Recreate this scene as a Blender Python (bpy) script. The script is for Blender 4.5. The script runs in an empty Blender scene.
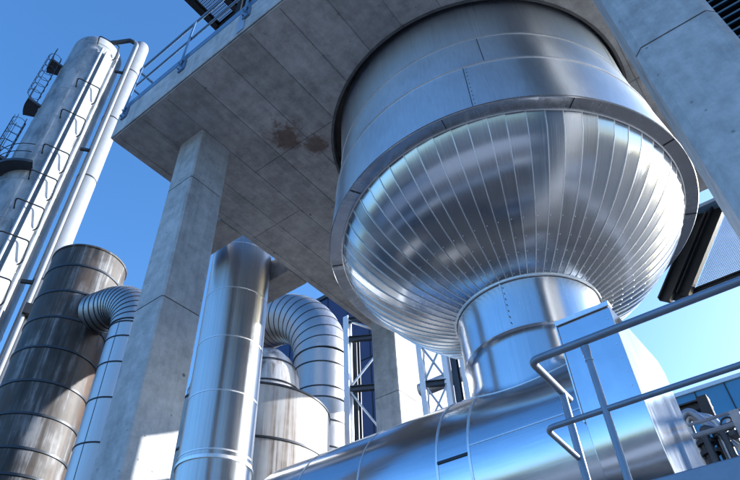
import bpy, bmesh, math, random
from mathutils import Vector, Matrix
random.seed(7)
U = 7.3            # one layout unit (height of the deck soffit above the eye) in metres
EYE = 1.65
PI = math.pi
sc = bpy.context.scene
COL = sc.collection

def P(p):
    return Vector((p[0]*U, p[1]*U, p[2]*U + EYE))
GZ = -EYE/U        # ground height in layout units

# ------------------------------------------------------------------ materials
def newmat(name):
    m = bpy.data.materials.new(name); m.use_nodes = True
    nt = m.node_tree
    b = nt.nodes['Principled BSDF']
    return m, nt, b
def N(nt, t, **kw):
    n = nt.nodes.new(t)
    for k, v in kw.items(): setattr(n, k, v)
    return n
def L(nt, a, b): nt.links.new(a, b)
def coords(nt, scale=(1,1,1), loc=(0,0,0)):
    tc = N(nt, 'ShaderNodeTexCoord'); mp = N(nt, 'ShaderNodeMapping')
    mp.inputs['Scale'].default_value = scale; mp.inputs['Location'].default_value = loc
    L(nt, tc.outputs['Object'], mp.inputs['Vector'])
    return mp.outputs['Vector']
def noise(nt, vec, scale, detail=4, rough=.55, dist=0):
    n = N(nt, 'ShaderNodeTexNoise')
    n.inputs['Scale'].default_value = scale; n.inputs['Detail'].default_value = detail
    n.inputs['Roughness'].default_value = rough; n.inputs['Distortion'].default_value = dist
    L(nt, vec, n.inputs['Vector']); return n.outputs['Fac']
def ramp(nt, fac, stops):
    r = N(nt, 'ShaderNodeValToRGB'); e = r.color_ramp.elements
    while len(e) < len(stops): e.new(.5)
    for i, (p, c) in enumerate(stops):
        e[i].position = p
        e[i].color = (c[0], c[1], c[2], 1) if hasattr(c, '__len__') else (c, c, c, 1)
    L(nt, fac, r.inputs['Fac']); return r.outputs['Color']
def mixc(nt, fac, a, b, mode='MIX'):
    m = N(nt, 'ShaderNodeMix', data_type='RGBA', blend_type=mode)
    if isinstance(fac, (int, float)): m.inputs['Factor'].default_value = fac
    else: L(nt, fac, m.inputs['Factor'])
    for i, v in ((6, a), (7, b)):
        if hasattr(v, '__len__') and not hasattr(v, 'links'):
            m.inputs[i].default_value = (v[0], v[1], v[2], 1)
        else: L(nt, v, m.inputs[i])
    return m.outputs[2]
def bump(nt, b, height, strength, dist, prev=None):
    n = N(nt, 'ShaderNodeBump'); n.inputs['Strength'].default_value = strength
    n.inputs['Distance'].default_value = dist
    L(nt, height, n.inputs['Height'])
    if prev: L(nt, prev, n.inputs['Normal'])
    L(nt, n.outputs['Normal'], b.inputs['Normal']); return n.outputs['Normal']

def steel(name, rough=.2, base=(.58,.62,.68), streak=(9,9,.35), wave=.25, var=.10, wscale=.9, aniso=0.0, arot=0.0, polar=None, lo=.86):
    """polished stainless cladding sheet: brushed streaks, slight oil-canning"""
    m, nt, b = newmat(name)
    b.inputs['Metallic'].default_value = 1
    v = coords(nt, streak)
    if polar:       # grain that runs down the meridians of a revolved part
        vv = coords(nt); m1 = N(nt, 'ShaderNodeVectorMath', operation='MULTIPLY'); L(nt, vv, m1.inputs[0]); m1.inputs[1].default_value = (1,1,0)
        m2 = N(nt, 'ShaderNodeVectorMath', operation='NORMALIZE'); L(nt, m1.outputs[0], m2.inputs[0])
        m3 = N(nt, 'ShaderNodeVectorMath', operation='MULTIPLY_ADD'); L(nt, m2.outputs[0], m3.inputs[0]); m3.inputs[1].default_value = (polar,)*3
        m4 = N(nt, 'ShaderNodeVectorMath', operation='MULTIPLY'); L(nt, vv, m4.inputs[0]); m4.inputs[1].default_value = (.12,.12,.12)
        L(nt, m4.outputs[0], m3.inputs[2]); v = m3.outputs[0]
    s = noise(nt, v, 6, 6, .65)
    v2 = coords(nt); big = noise(nt, v2, 1.3, 5, .6)
    c = ramp(nt, s, [(.25, [x*lo for x in base]), (.75, [min(1, x*1.07) for x in base])])
    c2 = mixc(nt, .35, c, ramp(nt, big, [(.3, [x*.78 for x in base]), (.7, base)]))
    L(nt, c2, b.inputs['Base Color'])
    r = N(nt, 'ShaderNodeMapRange'); r.inputs['To Min'].default_value = rough - var*.5; r.inputs['To Max'].default_value = rough + var
    mx = N(nt, 'ShaderNodeMath', operation='MULTIPLY'); L(nt, s, mx.inputs[0]); L(nt, big, mx.inputs[1])
    r.inputs['From Min'].default_value = .1; r.inputs['From Max'].default_value = .45
    L(nt, mx.outputs[0], r.inputs['Value']); L(nt, r.outputs['Result'], b.inputs['Roughness'])
    w = noise(nt, v2, wscale, 2, .4)
    n1 = bump(nt, b, w, wave, .05)
    bump(nt, b, s, .012, .01, n1)
    if aniso:
        b.inputs['Anisotropic'].default_value = aniso; b.inputs['Anisotropic Rotation'].default_value = arot
        tg = N(nt, 'ShaderNodeTangent', direction_type='RADIAL', axis='Z'); L(nt, tg.outputs[0], b.inputs['Tangent'])
    return m

def concrete(name, lo=.17, hi=.30, tint=(.97,1,1.03), spots=True, board=None, rust=None, streaks=False):
    m, nt, b = newmat(name)
    v = coords(nt)
    big = noise(nt, v, .55, 6, .62, .4); fine = noise(nt, v, 7, 8, .7); mid = noise(nt, v, 2.1, 6, .65, .2)
    a = ramp(nt, big, [(.38, [lo*t for t in tint]), (.62, [hi*t for t in tint])])
    mm = (lo+hi)/2
    c = mixc(nt, .45, a, ramp(nt, mid, [(.40, [lo*.75*t for t in tint]), (.60, [hi*1.05*t for t in tint])]))
    c = mixc(nt, .35, c, ramp(nt, fine, [(.38, [lo*.6*t for t in tint]), (.62, [hi*1.1*t for t in tint])]))
    if streaks:      # water runs and faint vertical board marks
        st = noise(nt, coords(nt, (3.2, 3.2, .22)), 1.5, 6, .7, .2)
        c = mixc(nt, .5, c, ramp(nt, st, [(.32, .62), (.5, .97), (.66, 1.10)]), 'MULTIPLY')
        st2 = noise(nt, coords(nt, (9, 9, .10), (4, 2, 1)), 1.2, 3, .6)
        c = mixc(nt, .25, c, ramp(nt, st2, [(.40, .78), (.55, 1.05)]), 'MULTIPLY')
    if board:
        sep = N(nt, 'ShaderNodeSeparateXYZ'); L(nt, v, sep.inputs[0])
        d = N(nt, 'ShaderNodeMath', operation='MULTIPLY_ADD'); L(nt, sep.outputs['X'], d.inputs[0])
        d.inputs[1].default_value = 1/board[0]; d.inputs[2].default_value = board[1]
        f = N(nt, 'ShaderNodeMath', operation='FLOOR'); L(nt, d.outputs[0], f.inputs[0])
        wn = N(nt, 'ShaderNodeTexWhiteNoise', noise_dimensions='1D'); L(nt, f.outputs[0], wn.inputs['W'])
        c = mixc(nt, .8, c, ramp(nt, wn.outputs['Value'], [(0, .72), (1, 1.0)]), 'MULTIPLY')
        # long streaks that run with the boards
        st = noise(nt, coords(nt, (5, .5, 1)), 1.6, 5, .7)
        c = mixc(nt, .55, c, ramp(nt, st, [(.3, .62), (.65, 1.05)]), 'MULTIPLY')
    if spots:
        vo = N(nt, 'ShaderNodeTexVoronoi'); vo.inputs['Scale'].default_value = 2.6
        L(nt, v, vo.inputs['Vector'])
        sp = ramp(nt, vo.outputs['Distance'], [(.035, 1), (.075, 0)])
        msk = mixc(nt, 1, sp, ramp(nt, noise(nt, v, 1.7, 2), [(.50, 0), (.58, 1)]), 'MULTIPLY')
        c = mixc(nt, msk, c, (lo*.3, lo*.31, lo*.33))
        vo2 = N(nt, 'ShaderNodeTexVoronoi'); vo2.inputs['Scale'].default_value = 7
        L(nt, v, vo2.inputs['Vector'])
        c = mixc(nt, ramp(nt, vo2.outputs['Distance'], [(.05, .75), (.10, 0)]), c, (lo*.45, lo*.45, lo*.47))
    if rust:
        for (x, y, z, rad) in rust:
            vm = N(nt, 'ShaderNodeVectorMath', operation='DISTANCE'); L(nt, v, vm.inputs[0]); vm.inputs[1].default_value = (x, y, z)
            ad = N(nt, 'ShaderNodeMath', operation='MULTIPLY_ADD'); L(nt, noise(nt, v, 2.6, 9, .8), ad.inputs[0])
            ad.inputs[1].default_value = rad*3.2; L(nt, vm.outputs['Value'], ad.inputs[2])
            k = ramp(nt, ad.outputs[0], [(.0, .95), (1.0, 0)]) if False else None
            mr = N(nt, 'ShaderNodeMapRange'); mr.inputs['From Min'].default_value = rad*2.1; mr.inputs['From Max'].default_value = rad*2.55
            mr.inputs['To Min'].default_value = .85; mr.inputs['To Max'].default_value = 0
            L(nt, ad.outputs[0], mr.inputs['Value'])
            c = mixc(nt, mr.outputs['Result'], c, mixc(nt, fine, (.05, .028, .020), (.20, .12, .085)))
    L(nt, c, b.inputs['Base Color'])
    b.inputs['Roughness'].default_value = .82
    n1 = bump(nt, b, fine, .35, .012)
    bump(nt, b, mid, .25, .02, n1)
    return m

def paint(name, col, rough=.45, metal=0.0, var=.25, scale=3):
    m, nt, b = newmat(name)
    v = coords(nt); n = noise(nt, v, scale, 6, .65)
    L(nt, ramp(nt, n, [(.3, [x*(1-var) for x in col]), (.7, [min(1, x*(1+var*.6)) for x in col])]), b.inputs['Base Color'])
    b.inputs['Roughness'].default_value = rough; b.inputs['Metallic'].default_value = metal
    bump(nt, b, noise(nt, v, scale*9, 3), .08, .004)
    return m

def streaked(name, stops, metal=.4, rough=.42, sx=3.2, sz=.16, patch=None):
    """weathered cladding with streaks that ran down it"""
    m, nt, b = newmat(name)
    v = coords(nt, (sx, sx, sz)); s = noise(nt, v, 1.1, 7, .68, .3)
    v2 = coords(nt, (1, 1, .7)); bg = noise(nt, v2, .9, 4, .6)
    add = N(nt, 'ShaderNodeMath', operation='MULTIPLY_ADD'); L(nt, bg, add.inputs[0]); add.inputs[1].default_value = .55
    L(nt, s, add.inputs[2])
    sub = N(nt, 'ShaderNodeMath', operation='SUBTRACT'); L(nt, add.outputs[0], sub.inputs[0]); sub.inputs[1].default_value = .275
    c = ramp(nt, sub.outputs[0], stops)
    if patch:
        p = noise(nt, coords(nt, (1.4, 1.4, .5), (3, 7, 2)), .8, 5, .6)
        c = mixc(nt, ramp(nt, p, [(.50, 0), (.66, 1)]), c, patch)
    L(nt, c, b.inputs['Base Color'])
    b.inputs['Metallic'].default_value = metal
    L(nt, ramp(nt, s, [(.3, rough-.12), (.7, rough+.2)]), b.inputs['Roughness'])
    bump(nt, b, s, .12, .01)
    return m

M = {}
M['dish'] = steel('dish_steel', .20, wave=.13, var=.08, aniso=.76, polar=24, lo=.72, base=(.46,.50,.56))
M['shell'] = steel('shell_steel', .40, streak=(8,8,.25), wave=.20, var=.06, aniso=.87, arot=.25, base=(.62,.68,.76), lo=.80)
M['neck'] = steel('neck_steel', .22, streak=(7,7,.2), wave=.10, var=.08, aniso=.8, arot=.25)
M['duct'] = steel('duct_steel', .17, streak=(.3,8,8), wave=.20, var=.10, wscale=1.2)
M['box'] = steel('box_steel', .12, streak=(1,6,.3), wave=.22, var=.06, wscale=1.6)
M['stack'] = steel('stack_steel', .32, base=(.66,.67,.69), streak=(11,11,.10), wave=.10, var=.06, aniso=.93, lo=.58, arot=.25)
M['rim'] = steel('rim_steel', .24, wave=.12, var=.10, polar=4, base=(.50,.53,.58))
M['seam'] = steel('seam_steel', .42, base=(.84,.86,.89), wave=.0)
M['darkseam'] = paint('dark_seam', (.035,.04,.05), .5, .5)
M['elbow'] = steel('elbow_steel', .46, base=(.44,.44,.45), streak=(4,4,1.2), wave=.08, var=.14)
M['soffit'] = concrete('soffit_concrete', .38, .54, tint=(1.02,1,1.0), board=(.0725*U, .3055/.0725), rust=[(-.262*U,-.253*U,1*U+EYE,.36),(-.231*U,-.198*U,1*U+EYE,.22)])
M['conc'] = concrete('column_concrete', .38, .52, tint=(.99,1,1.03), streaks=True)
M['fin'] = concrete('joint_laitance', .38, .50, tint=(.97,1,1.04))
M['beam'] = concrete('beam_concrete', .24, .36, tint=(1.06,1,.98))
M['joint'] = concrete('joint_dark_concrete', .09, .15)  # dark concrete, the joints' own colour
M['reflected_pale_band'] = concrete('pale_band_concrete', .30, .40, tint=(.95,1,1.06), spots=False)
M['ground'] = concrete('far_ground', .07, .11, tint=(.92,1.0,1.08), spots=False)
M['asphalt'] = concrete('yard_asphalt', .045, .075, tint=(1,1,1.03), spots=False)
M['reflected_dark_band'] = concrete('dark_band_asphalt', .09, .13, tint=(1,1,1.03), spots=False)
M['kerb'] = concrete('reflected_strip_concrete', .60, .72, tint=(1,1,1), spots=False)  # for the unseen strip added as a bright reflection
M['rail'] = paint('blue_rail_paint', (.10,.19,.32), .4, .0)
M['galv'] = paint('grey_rail_paint', (.20,.25,.33), .38, .35)
M['galvsteel'] = paint('galvanised_steel', (.42,.45,.49), .45, .75)
M['darksteel'] = paint('dark_steel', (.035,.045,.06), .45, .3)
M['black'] = paint('black_steel', (.012,.014,.018), .5, .1)
M['tankdark'] = streaked('rust_dark_tank', [(.36,(.014,.012,.011)),(.45,(.040,.033,.029)),(.53,(.068,.066,.066)),(.62,(.20,.205,.215))], .10, .58, patch=(.060,.034,.022))
M['tankpale'] = streaked('stained_pale_tank', [(.38,(.10,.075,.06)),(.45,(.25,.22,.20)),(.53,(.33,.325,.33)),(.64,(.42,.42,.425))], .0, .5, sx=4.5, sz=.12)
M['tower'] = streaked('tower_white', [(.34,(.15,.165,.18)),(.46,(.25,.27,.29)),(.60,(.36,.38,.40))], .25, .45, sx=1.6, sz=.5)
M['whitepipe'] = paint('white_pipe', (.25,.27,.30), .35, .1, .08)
M['palepipe'] = steel('pale_cladding', .48, base=(.60,.57,.58), streak=(5,5,.2), wave=.1)
M['navy'] = paint('navy_panel', (.008,.028,.11), .38, .1, .12, .6)
M['teal'] = paint('teal_panel', (.07,.25,.42), .4, .1, .10, .6)
M['louvre'] = paint('louvre_blue', (.08,.20,.30), .4, .3)
M['grate'] = paint('grating', (.10,.13,.17), .5, .5)
M['dullwhite'] = paint('dull_white_paint', (.34,.36,.39), .45, .1, .15)
M['whitesteel'] = paint('white_steel', (.66,.68,.72), .4, .2, .1)

# ------------------------------------------------------------------ mesh builder (layout units)
class MB:
    def __init__(s): s.v = []; s.f = []; s.sm = []; s.mi = []
    def add(s, vs, fs, smooth=False, mi=0):
        o = len(s.v); s.v += [tuple(v) for v in vs]
        for f in fs:
            s.f.append([o+i for i in f]); s.sm.append(smooth); s.mi.append(mi)
    def box(s, x0, x1, y0, y1, z0, z1, mi=0):
        v = [(x,y,z) for z in (z0,z1) for y in (y0,y1) for x in (x0,x1)]
        s.add(v, [(0,2,3,1),(4,5,7,6),(0,1,5,4),(2,6,7,3),(0,4,6,2),(1,3,7,5)], False, mi)
    def bar(s, p, q, w, h, up=(0,0,1), mi=0):
        p = Vector(p); q = Vector(q); d = (q-p).normalized(); u = Vector(up)
        if abs(d.dot(u)) > .98: u = Vector((0,1,0))
        a = d.cross(u).normalized(); u = a.cross(d).normalized()
        v = []
        for c in (p, q):
            for sa, su in ((-1,-1),(1,-1),(1,1),(-1,1)): v.append(c + a*sa*w/2 + u*su*h/2)
        s.add(v, [(0,1,2,3),(7,6,5,4),(0,4,5,1),(1,5,6,2),(2,6,7,3),(3,7,4,0)], False, mi)
    def ibeam(s, p, q, w, h, t, up=(0,0,1), mi=0):
        p = Vector(p); q = Vector(q); d = (q-p).normalized(); u = Vector(up)
        if abs(d.dot(u)) > .98: u = Vector((0,1,0))
        a = d.cross(u).normalized(); u = a.cross(d).normalized()
        s.bar(p+u*(h/2-t/2), q+u*(h/2-t/2), w, t, up, mi); s.bar(p-u*(h/2-t/2), q-u*(h/2-t/2), w, t, up, mi)
        s.bar(p, q, t, h-2*t, up, mi)
    def tube(s, pts, r, n=14, cap=True, mi=0, closed=False):
        pts = [Vector(p) for p in pts]; m = len(pts)
        rs = r if hasattr(r, '__len__') else [r]*m
        vs = []; prev = None
        for i, p in enumerate(pts):
            if closed: t = pts[(i+1)%m]-pts[i-1]
            elif i == 0: t = pts[1]-p
            elif i == m-1: t = p-pts[i-1]
            else: t = (pts[i+1]-p).normalized()+(p-pts[i-1]).normalized()
            t.normalize()
            if prev is None:
                a = t.orthogonal().normalized()
            else:
                a = (prev - t*prev.dot(t)).normalized()
            prev = a; b = t.cross(a)
            k = 1.0
            if 0 < i < m-1:
                c = (p-pts[i-1]).normalized().dot(t); k = 1/max(c, .6)
            for j in range(n):
                g = 2*PI*j/n; vs.append(p + (a*math.cos(g)+b*math.sin(g))*rs[i]*(k if k < 1.05 else 1))
        fs = []
        for i in range(m if closed else m-1):
            for j in range(n):
                i2 = (i+1) % m
                fs.append((i*n+j, i*n+(j+1)%n, i2*n+(j+1)%n, i2*n+j))
        s.add(vs, fs, True, mi)
        if cap and not closed:
            s.add(vs[:n], [tuple(range(n-1,-1,-1))], False, mi); s.add(vs[-n:], [tuple(range(n))], False, mi)
    def lathe(s, c, prof, n=64, smooth=True, mi=0, a0=0, a1=2*PI):
        full = abs(a1-a0-2*PI) < 1e-6; k = n if full else n+1
        vs = []
        for (r, z) in prof:
            for j in range(k):
                g = a0 + (a1-a0)*j/n; vs.append((c[0]+r*math.cos(g), c[1]+r*math.sin(g), z))
        fs = []
        for i in range(len(prof)-1):
            for j in range(n):
                j2 = (j+1) % k
                fs.append((i*k+j, i*k+j2, (i+1)*k+j2, (i+1)*k+j))
        s.add(vs, fs, smooth, mi)
    def prism(s, poly, axis, a0, a1, mi=0, smooth=False):
        n = len(poly)
        def mk(a, b, t):
            return (t,a,b) if axis == 'x' else ((a,t,b) if axis == 'y' else (a,b,t))
        vs = [mk(a,b,a0) for a,b in poly]+[mk(a,b,a1) for a,b in poly]
        fs = [(i,(i+1)%n,n+(i+1)%n,n+i) for i in range(n)]
        s.add(vs, fs, smooth, mi); s.add(vs[:n], [tuple(range(n))], False, mi); s.add(vs[n:], [tuple(range(n-1,-1,-1))], False, mi)
    def build(s, name, mats, parent=None, base=None, sharp=32, bevel=0):
        me = bpy.data.meshes.new(name)
        org = P(base) if base is not None else (parent.matrix_world_loc if False else ROOT.get(parent.name, Vector((0,0,0))) if parent else Vector((0,0,0)))
        me.from_pydata([tuple(P(v)-org) for v in s.v], [], s.f)
        if not hasattr(mats, '__len__'): mats = [mats]
        for m in mats: me.materials.append(m)
        for p, sm, mi in zip(me.polygons, s.sm, s.mi): p.use_smooth = sm; p.material_index = mi
        bm = bmesh.new(); bm.from_mesh(me)
        bmesh.ops.remove_doubles(bm, verts=bm.verts, dist=1e-5)
        bmesh.ops.recalc_face_normals(bm, faces=bm.faces); bm.to_mesh(me); bm.free()
        me.set_sharp_from_angle(angle=math.radians(sharp))
        o = bpy.data.objects.new(name, me); COL.objects.link(o)
        if parent: o.parent = parent; ROOT[o.name] = org
        else: o.location = org; ROOT[o.name] = org
        if bevel:
            b = o.modifiers.new('bevel', 'BEVEL'); b.width = bevel; b.segments = 2; b.limit_method = 'ANGLE'; b.angle_limit = math.radians(50)
        return o
ROOT = {}
def thing(name, label, cat, base=(0,0,0), group=None):
    o = bpy.data.objects.new(name, None); COL.objects.link(o); o.location = P(base); o.empty_display_size = .3
    ROOT[o.name] = P(base)
    o['label'] = label; o['category'] = cat; o['kind'] = 'thing'
    if group: o['group'] = group
    return o
def tag(o, label, cat, group=None):
    o['label'] = label; o['category'] = cat; o['kind'] = 'thing'
    if group: o['group'] = group
    return o
def arc(c, r, a0, a1, n, ex, ez):
    c = Vector(c); ex = Vector(ex); ez = Vector(ez)
    return [c + ex*r*math.cos(a0+(a1-a0)*i/n) + ez*r*math.sin(a0+(a1-a0)*i/n) for i in range(n+1)]
def fillet(pts, r, n=6):
    pts = [Vector(p) for p in pts]; out = [pts[0]]
    for i in range(1, len(pts)-1):
        a = (pts[i-1]-pts[i]); b = (pts[i+1]-pts[i]); rr = min(r, a.length*.49, b.length*.49)
        p0 = pts[i]+a.normalized()*rr; p1 = pts[i]+b.normalized()*rr
        for k in range(n+1):
            t = k/n; out.append(p0*(1-t)**2 + pts[i]*2*t*(1-t) + p1*t*t)
    out.append(pts[-1]); return out
mm = lambda x: x/1000/U      # millimetres -> layout units

# ------------------------------------------------------------------ ground
g = MB(); g.add([(-140,-140,GZ),(140,-140,GZ),(140,140,GZ),(-140,140,GZ)], [(0,1,2,3)])
go = g.build('ground', M['ground'], base=(0,0,GZ)); go['kind'] = 'structure'
h4 = .004/U
def sheet(name, mat, x0, x1, y0, y1, z):
    g = MB(); g.add([(x0,y0,z),(x1,y0,z),(x1,y1,z),(x0,y1,z)], [(0,1,2,3)])
    o = g.build(name, mat, base=((x0+x1)/2,(y0+y1)/2,z)); o['kind'] = 'structure'
sheet('asphalt_yard', M['asphalt'], -12, .74, -.400, 9, GZ+h4)
sheet('reflected_dark_band', M['reflected_dark_band'], -12, 12, -.95, -.5005, GZ+h4)  # unseen dark band, added for its reflection in the dish
sheet('reflected_pale_band', M['reflected_pale_band'], -12, 12, -2.1, -.9505, GZ+h4)  # unseen pale band, added to brighten the upper dish reflection
g = MB()
g.prism([(-.50,GZ),(-.401,GZ),(-.401,GZ+.014),(-.405,GZ+.017),(-.496,GZ+.017),(-.50,GZ+.014)], 'x', -12, .826)
g.prism([(.7405,GZ),(.826,GZ),(.826,GZ+.014),(.822,GZ+.017),(.7445,GZ+.017),(.7405,GZ+.014)], 'y', -.4005, 9)
go = g.build('reflected_pale_strip', M['kerb'], base=(0,-.5,GZ)); go['kind'] = 'structure'  # unseen pale strip, added to put a bright ring in the dish reflection

# ------------------------------------------------------------------ concrete deck on columns
AX = (-.256, .782)
HC = (-.261, .780); HR = .2957
X0, X1, Y0, Y1 = -.838, .205, .3205, 1.236
DZ = 1.081
deck = thing('concrete_deck', 'grey board-marked concrete deck on square columns, pierced by the steel vessel', 'platform', (-.3,.78,GZ))
# slab with a round opening
angs = [2*PI*i/96 for i in range(96)]
corners = [math.atan2(y-HC[1], x-HC[0]) % (2*PI) for x in (X0,X1) for y in (Y0,Y1)]
angs = sorted(set(angs+corners))
def rect_hit(a):
    dx, dy = math.cos(a), math.sin(a); t = 1e9
    if dx > 1e-9: t = min(t, (X1-HC[0])/dx)
    if dx < -1e-9: t = min(t, (X0-HC[0])/dx)
    if dy > 1e-9: t = min(t, (Y1-HC[1])/dy)
    if dy < -1e-9: t = min(t, (Y0-HC[1])/dy)
    return (HC[0]+dx*t, HC[1]+dy*t)
slab = MB(); n = len(angs)
inn = [(HC[0]+HR*math.cos(a), HC[1]+HR*math.sin(a)) for a in angs]; out = [rect_hit(a) for a in angs]
vs = [(x,y,1) for x,y in inn]+[(x,y,1) for x,y in out]+[(x,y,DZ) for x,y in inn]+[(x,y,DZ) for x,y in out]
fs = []
for i in range(n):
    j = (i+1) % n
    fs += [(i,j,n+j,n+i),(2*n+i,3*n+i,3*n+j,2*n+j),(n+i,n+j,3*n+j,3*n+i),(i,2*n+i,2*n+j,j)]
slab.add(vs, fs)
# formwork fins left on the soffit and staggered cross joints
def fin_y(x, ya, yb, w=mm(8), h=mm(5)):
    slab.prism([(x-w/2,1.0004),(x+w/2,1.0004),(x,1-h)], 'y', ya, yb, 1)
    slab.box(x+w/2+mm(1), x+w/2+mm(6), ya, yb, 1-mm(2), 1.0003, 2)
def fin_x(y, xa, xb, w=mm(8), h=mm(5)):
    slab.box(xa, xb, y-w/2, y+w/2, 1-mm(2.5), 1.0003, 2)
k = 0; x = X0+.0145
xs = []
x = -.6055-.0725*3
while x < X1: xs.append(x); x += .0725
for x in xs:
    d = abs(x-HC[0]); a, b = Y0+.006, Y1-.006
    if d < HR:
        h = math.sqrt(HR*HR-d*d)+.004
        fin_y(x, a, HC[1]-h); fin_y(x, HC[1]+h, b)
    else: fin_y(x, a, b)
def clear(xa, xb, y): 
    if abs(y-HC[1]) < HR:
        h = math.sqrt(HR*HR-(y-HC[1])**2)+.004
        if xb <= HC[0]-h or xa >= HC[0]+h: fin_x(y, xa, xb)
        elif xa < HC[0]-h: fin_x(y, xa, HC[0]-h)
        elif xb > HC[0]+h: fin_x(y, HC[0]+h, xb)
    else: fin_x(y, xa, xb)
for i in range(len(xs)-1):
    for y in ((.56,) if 2 <= i <= 4 else ((.703,) if i in (0,1) else ((.847,) if i > 7 else ()))): clear(xs[i], xs[i+1], y)
slab_o = slab.build('slab', [M['soffit'], M['fin'], M['joint']], deck)
# drip edge and kerb along the fascia, round the opening
kb = MB()
kb.box(X0-.0012, X1, Y0-.0035, Y0-.0004, 1.004, DZ+.004)
kb.box(X0-.0035, X0-.0004, Y0-.0035, Y1, 1.004, DZ+.004)
kb.build('fascia', M['conc'], deck, bevel=.012)
ri = MB(); ri.lathe(HC, [(HR+.0005,.9985),(HR+.005,.9985),(HR+.005,1.0008),],96)
ri.lathe(HC, [(HR+.0005,.9985),(HR-.001,1.002),(HR-.001,1.06)],96)
ri.build('opening_kerb', M['joint'], deck)
ri = MB(); ri.lathe(HC, [(HR,1.03),(.276,1.03),(.276,1.034),(HR,1.034)],96); ri.build('gap_seal', M['black'], deck)
pl = MB(); pl.box(-.4835,-.4665, Y0-.0052, Y0-.0036, 1.01, DZ-.002)
pl.build('cast_in_plate', M['galvsteel'], deck)
# columns with chamfered corners
def column(x0, x1, y0, y1, ch, zj, zt=.9995):
    c = MB(); a = ch
    poly = [(x0+a,y0),(x1-a,y0),(x1,y0+a),(x1,y1-a),(x1-a,y1),(x0+a,y1),(x0,y1-a),(x0,y0+a)]
    # lifts with a recessed day joint
    zs = [zt]+zj+[GZ]
    for i in range(len(zs)-1):
        c.prism(poly, 'z', zs[i]-(.0011 if i else 0), zs[i+1]+(.0011 if i < len(zs)-2 else 0))
    e = mm(7)
    pin = [(x0+a+e,y0+e),(x1-a-e,y0+e),(x1-e,y0+a+e),(x1-e,y1-a-e),(x1-a-e,y1-e),(x0+a+e,y1-e),(x0+e,y1-a-e),(x0+e,y0+a+e)]
    for z in zs[1:-1]: c.prism(pin, 'z', z-.0012, z+.0012, 1)
    return c
column(-.7455,-.678,.414,.489,mm(22),[.86,.585,.24]).build('column', [M['conc'], M['joint']], deck)
column(.0340,.109,.414,.530,mm(52),[.526,.2]).build('column', [M['conc'], M['joint']], deck)
column(-.753,-.684,1.063,1.141,mm(15),[.70,.4]).build('column', [M['conc'], M['joint']], deck)
# bracket beams that carry the stack beyond the deck
for y0, y1 in ((.612,.682),(.845,.912)):
    bb = MB(); bb.box(-1.035, X0-.004, y0, y1, 1.001, 1.072); bb.build('beam', M['beam'], deck, bevel=.015)

# ------------------------------------------------------------------ deck guard rail
rail = thing('deck_railing', 'blue steel guard rail with two rails along the edge of the concrete deck', 'railing', (-.4,Y0,DZ))
yr = Y0-.004; tz, mz = 1.236, 1.166
tr = MB(); tr.tube(fillet([(.2,yr,tz),(-.828,yr,tz),(-.828,Y1-.02,tz)],.01), mm(22), 10); tr.build('top_rail', M['rail'], rail)
mr = MB(); mr.tube(fillet([(.2,yr,mz),(-.828,yr,mz),(-.828,Y1-.02,mz)],.008), mm(17), 10); mr.build('mid_rail', M['rail'], rail)
tb = MB(); tb.box(-.826,.2,yr+.0005,yr+.0018,DZ+.006,DZ+.026); tb.box(-.8295,-.828,yr+.0005,Y1-.02,DZ+.006,DZ+.026); tb.build('toe_board', M['rail'], rail)
for i in range(6):
    x = -.8125+.1745*i
    p = MB(); p.bar((x,yr-.006,1.062),(x,yr-.002,tz), mm(50), mm(14), (0,1,0)); po = p.build('post', M['rail'], rail, bevel=.003)
    q = MB(); q.box(x-.0085,x+.0085,yr-.0035,yr-.0002,1.045,1.078)
    for dx in (-.005,.005):
        q.tube([(x+dx,yr-.008,1.052),(x+dx,yr-.0036,1.052)],mm(11),6); q.tube([(x+dx,yr-.008,1.071),(x+dx,yr-.0036,1.071)],mm(11),6)
    q.build('foot_bracket', M['rail'], po)
for i in range(1,5):
    y = yr+.21*i
    p = MB(); p.bar((-.828,y,1.06),(-.828,y,tz), mm(50), mm(14), (1,0,0)); p.build('post', M['rail'], rail)

# ------------------------------------------------------------------ grating platform above the deck
gp = thing('grating_platform', 'dark steel grating platform on thin posts high above the concrete deck', 'platform', (-.7,.5,DZ))
gx0, gx1, gy0, gy1, gz = -.889, -.45, .29, .516, 1.8
fr = MB()
for p, q in (((gx0,gy0,gz),(gx0,gy1,gz)),((gx1,gy0,gz),(gx1,gy1,gz)),((gx0,gy0,gz),(gx1,gy0,gz)),((gx0,gy1,gz),(gx1,gy1,gz)),((-.80,gy0,gz),(-.80,gy1,gz)),((-.69,gy0,gz),(-.69,gy1,gz))):
    fr.ibeam(p, q, .018, .026, .003)
fr.build('edge_beam', M['black'], gp)
gr = MB(); x = gx0+.004
while x < gx1: gr.box(x, x+.0008, gy0, gy1, gz+.014, gz+.018); x += .0048
y = gy0+.004
while y < gy1: gr.box(gx0, gx1, y, y+.0008, gz+.0145, gz+.0178); y += .0075
gr.build('grating', M['darksteel'], gp)
for x in (-.72, -.47):
    p = MB(); p.ibeam((x,.47,DZ+.001),(x,.47,gz-.013), .02,.02,.003); p.build('post', M['black'], gp)

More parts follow.
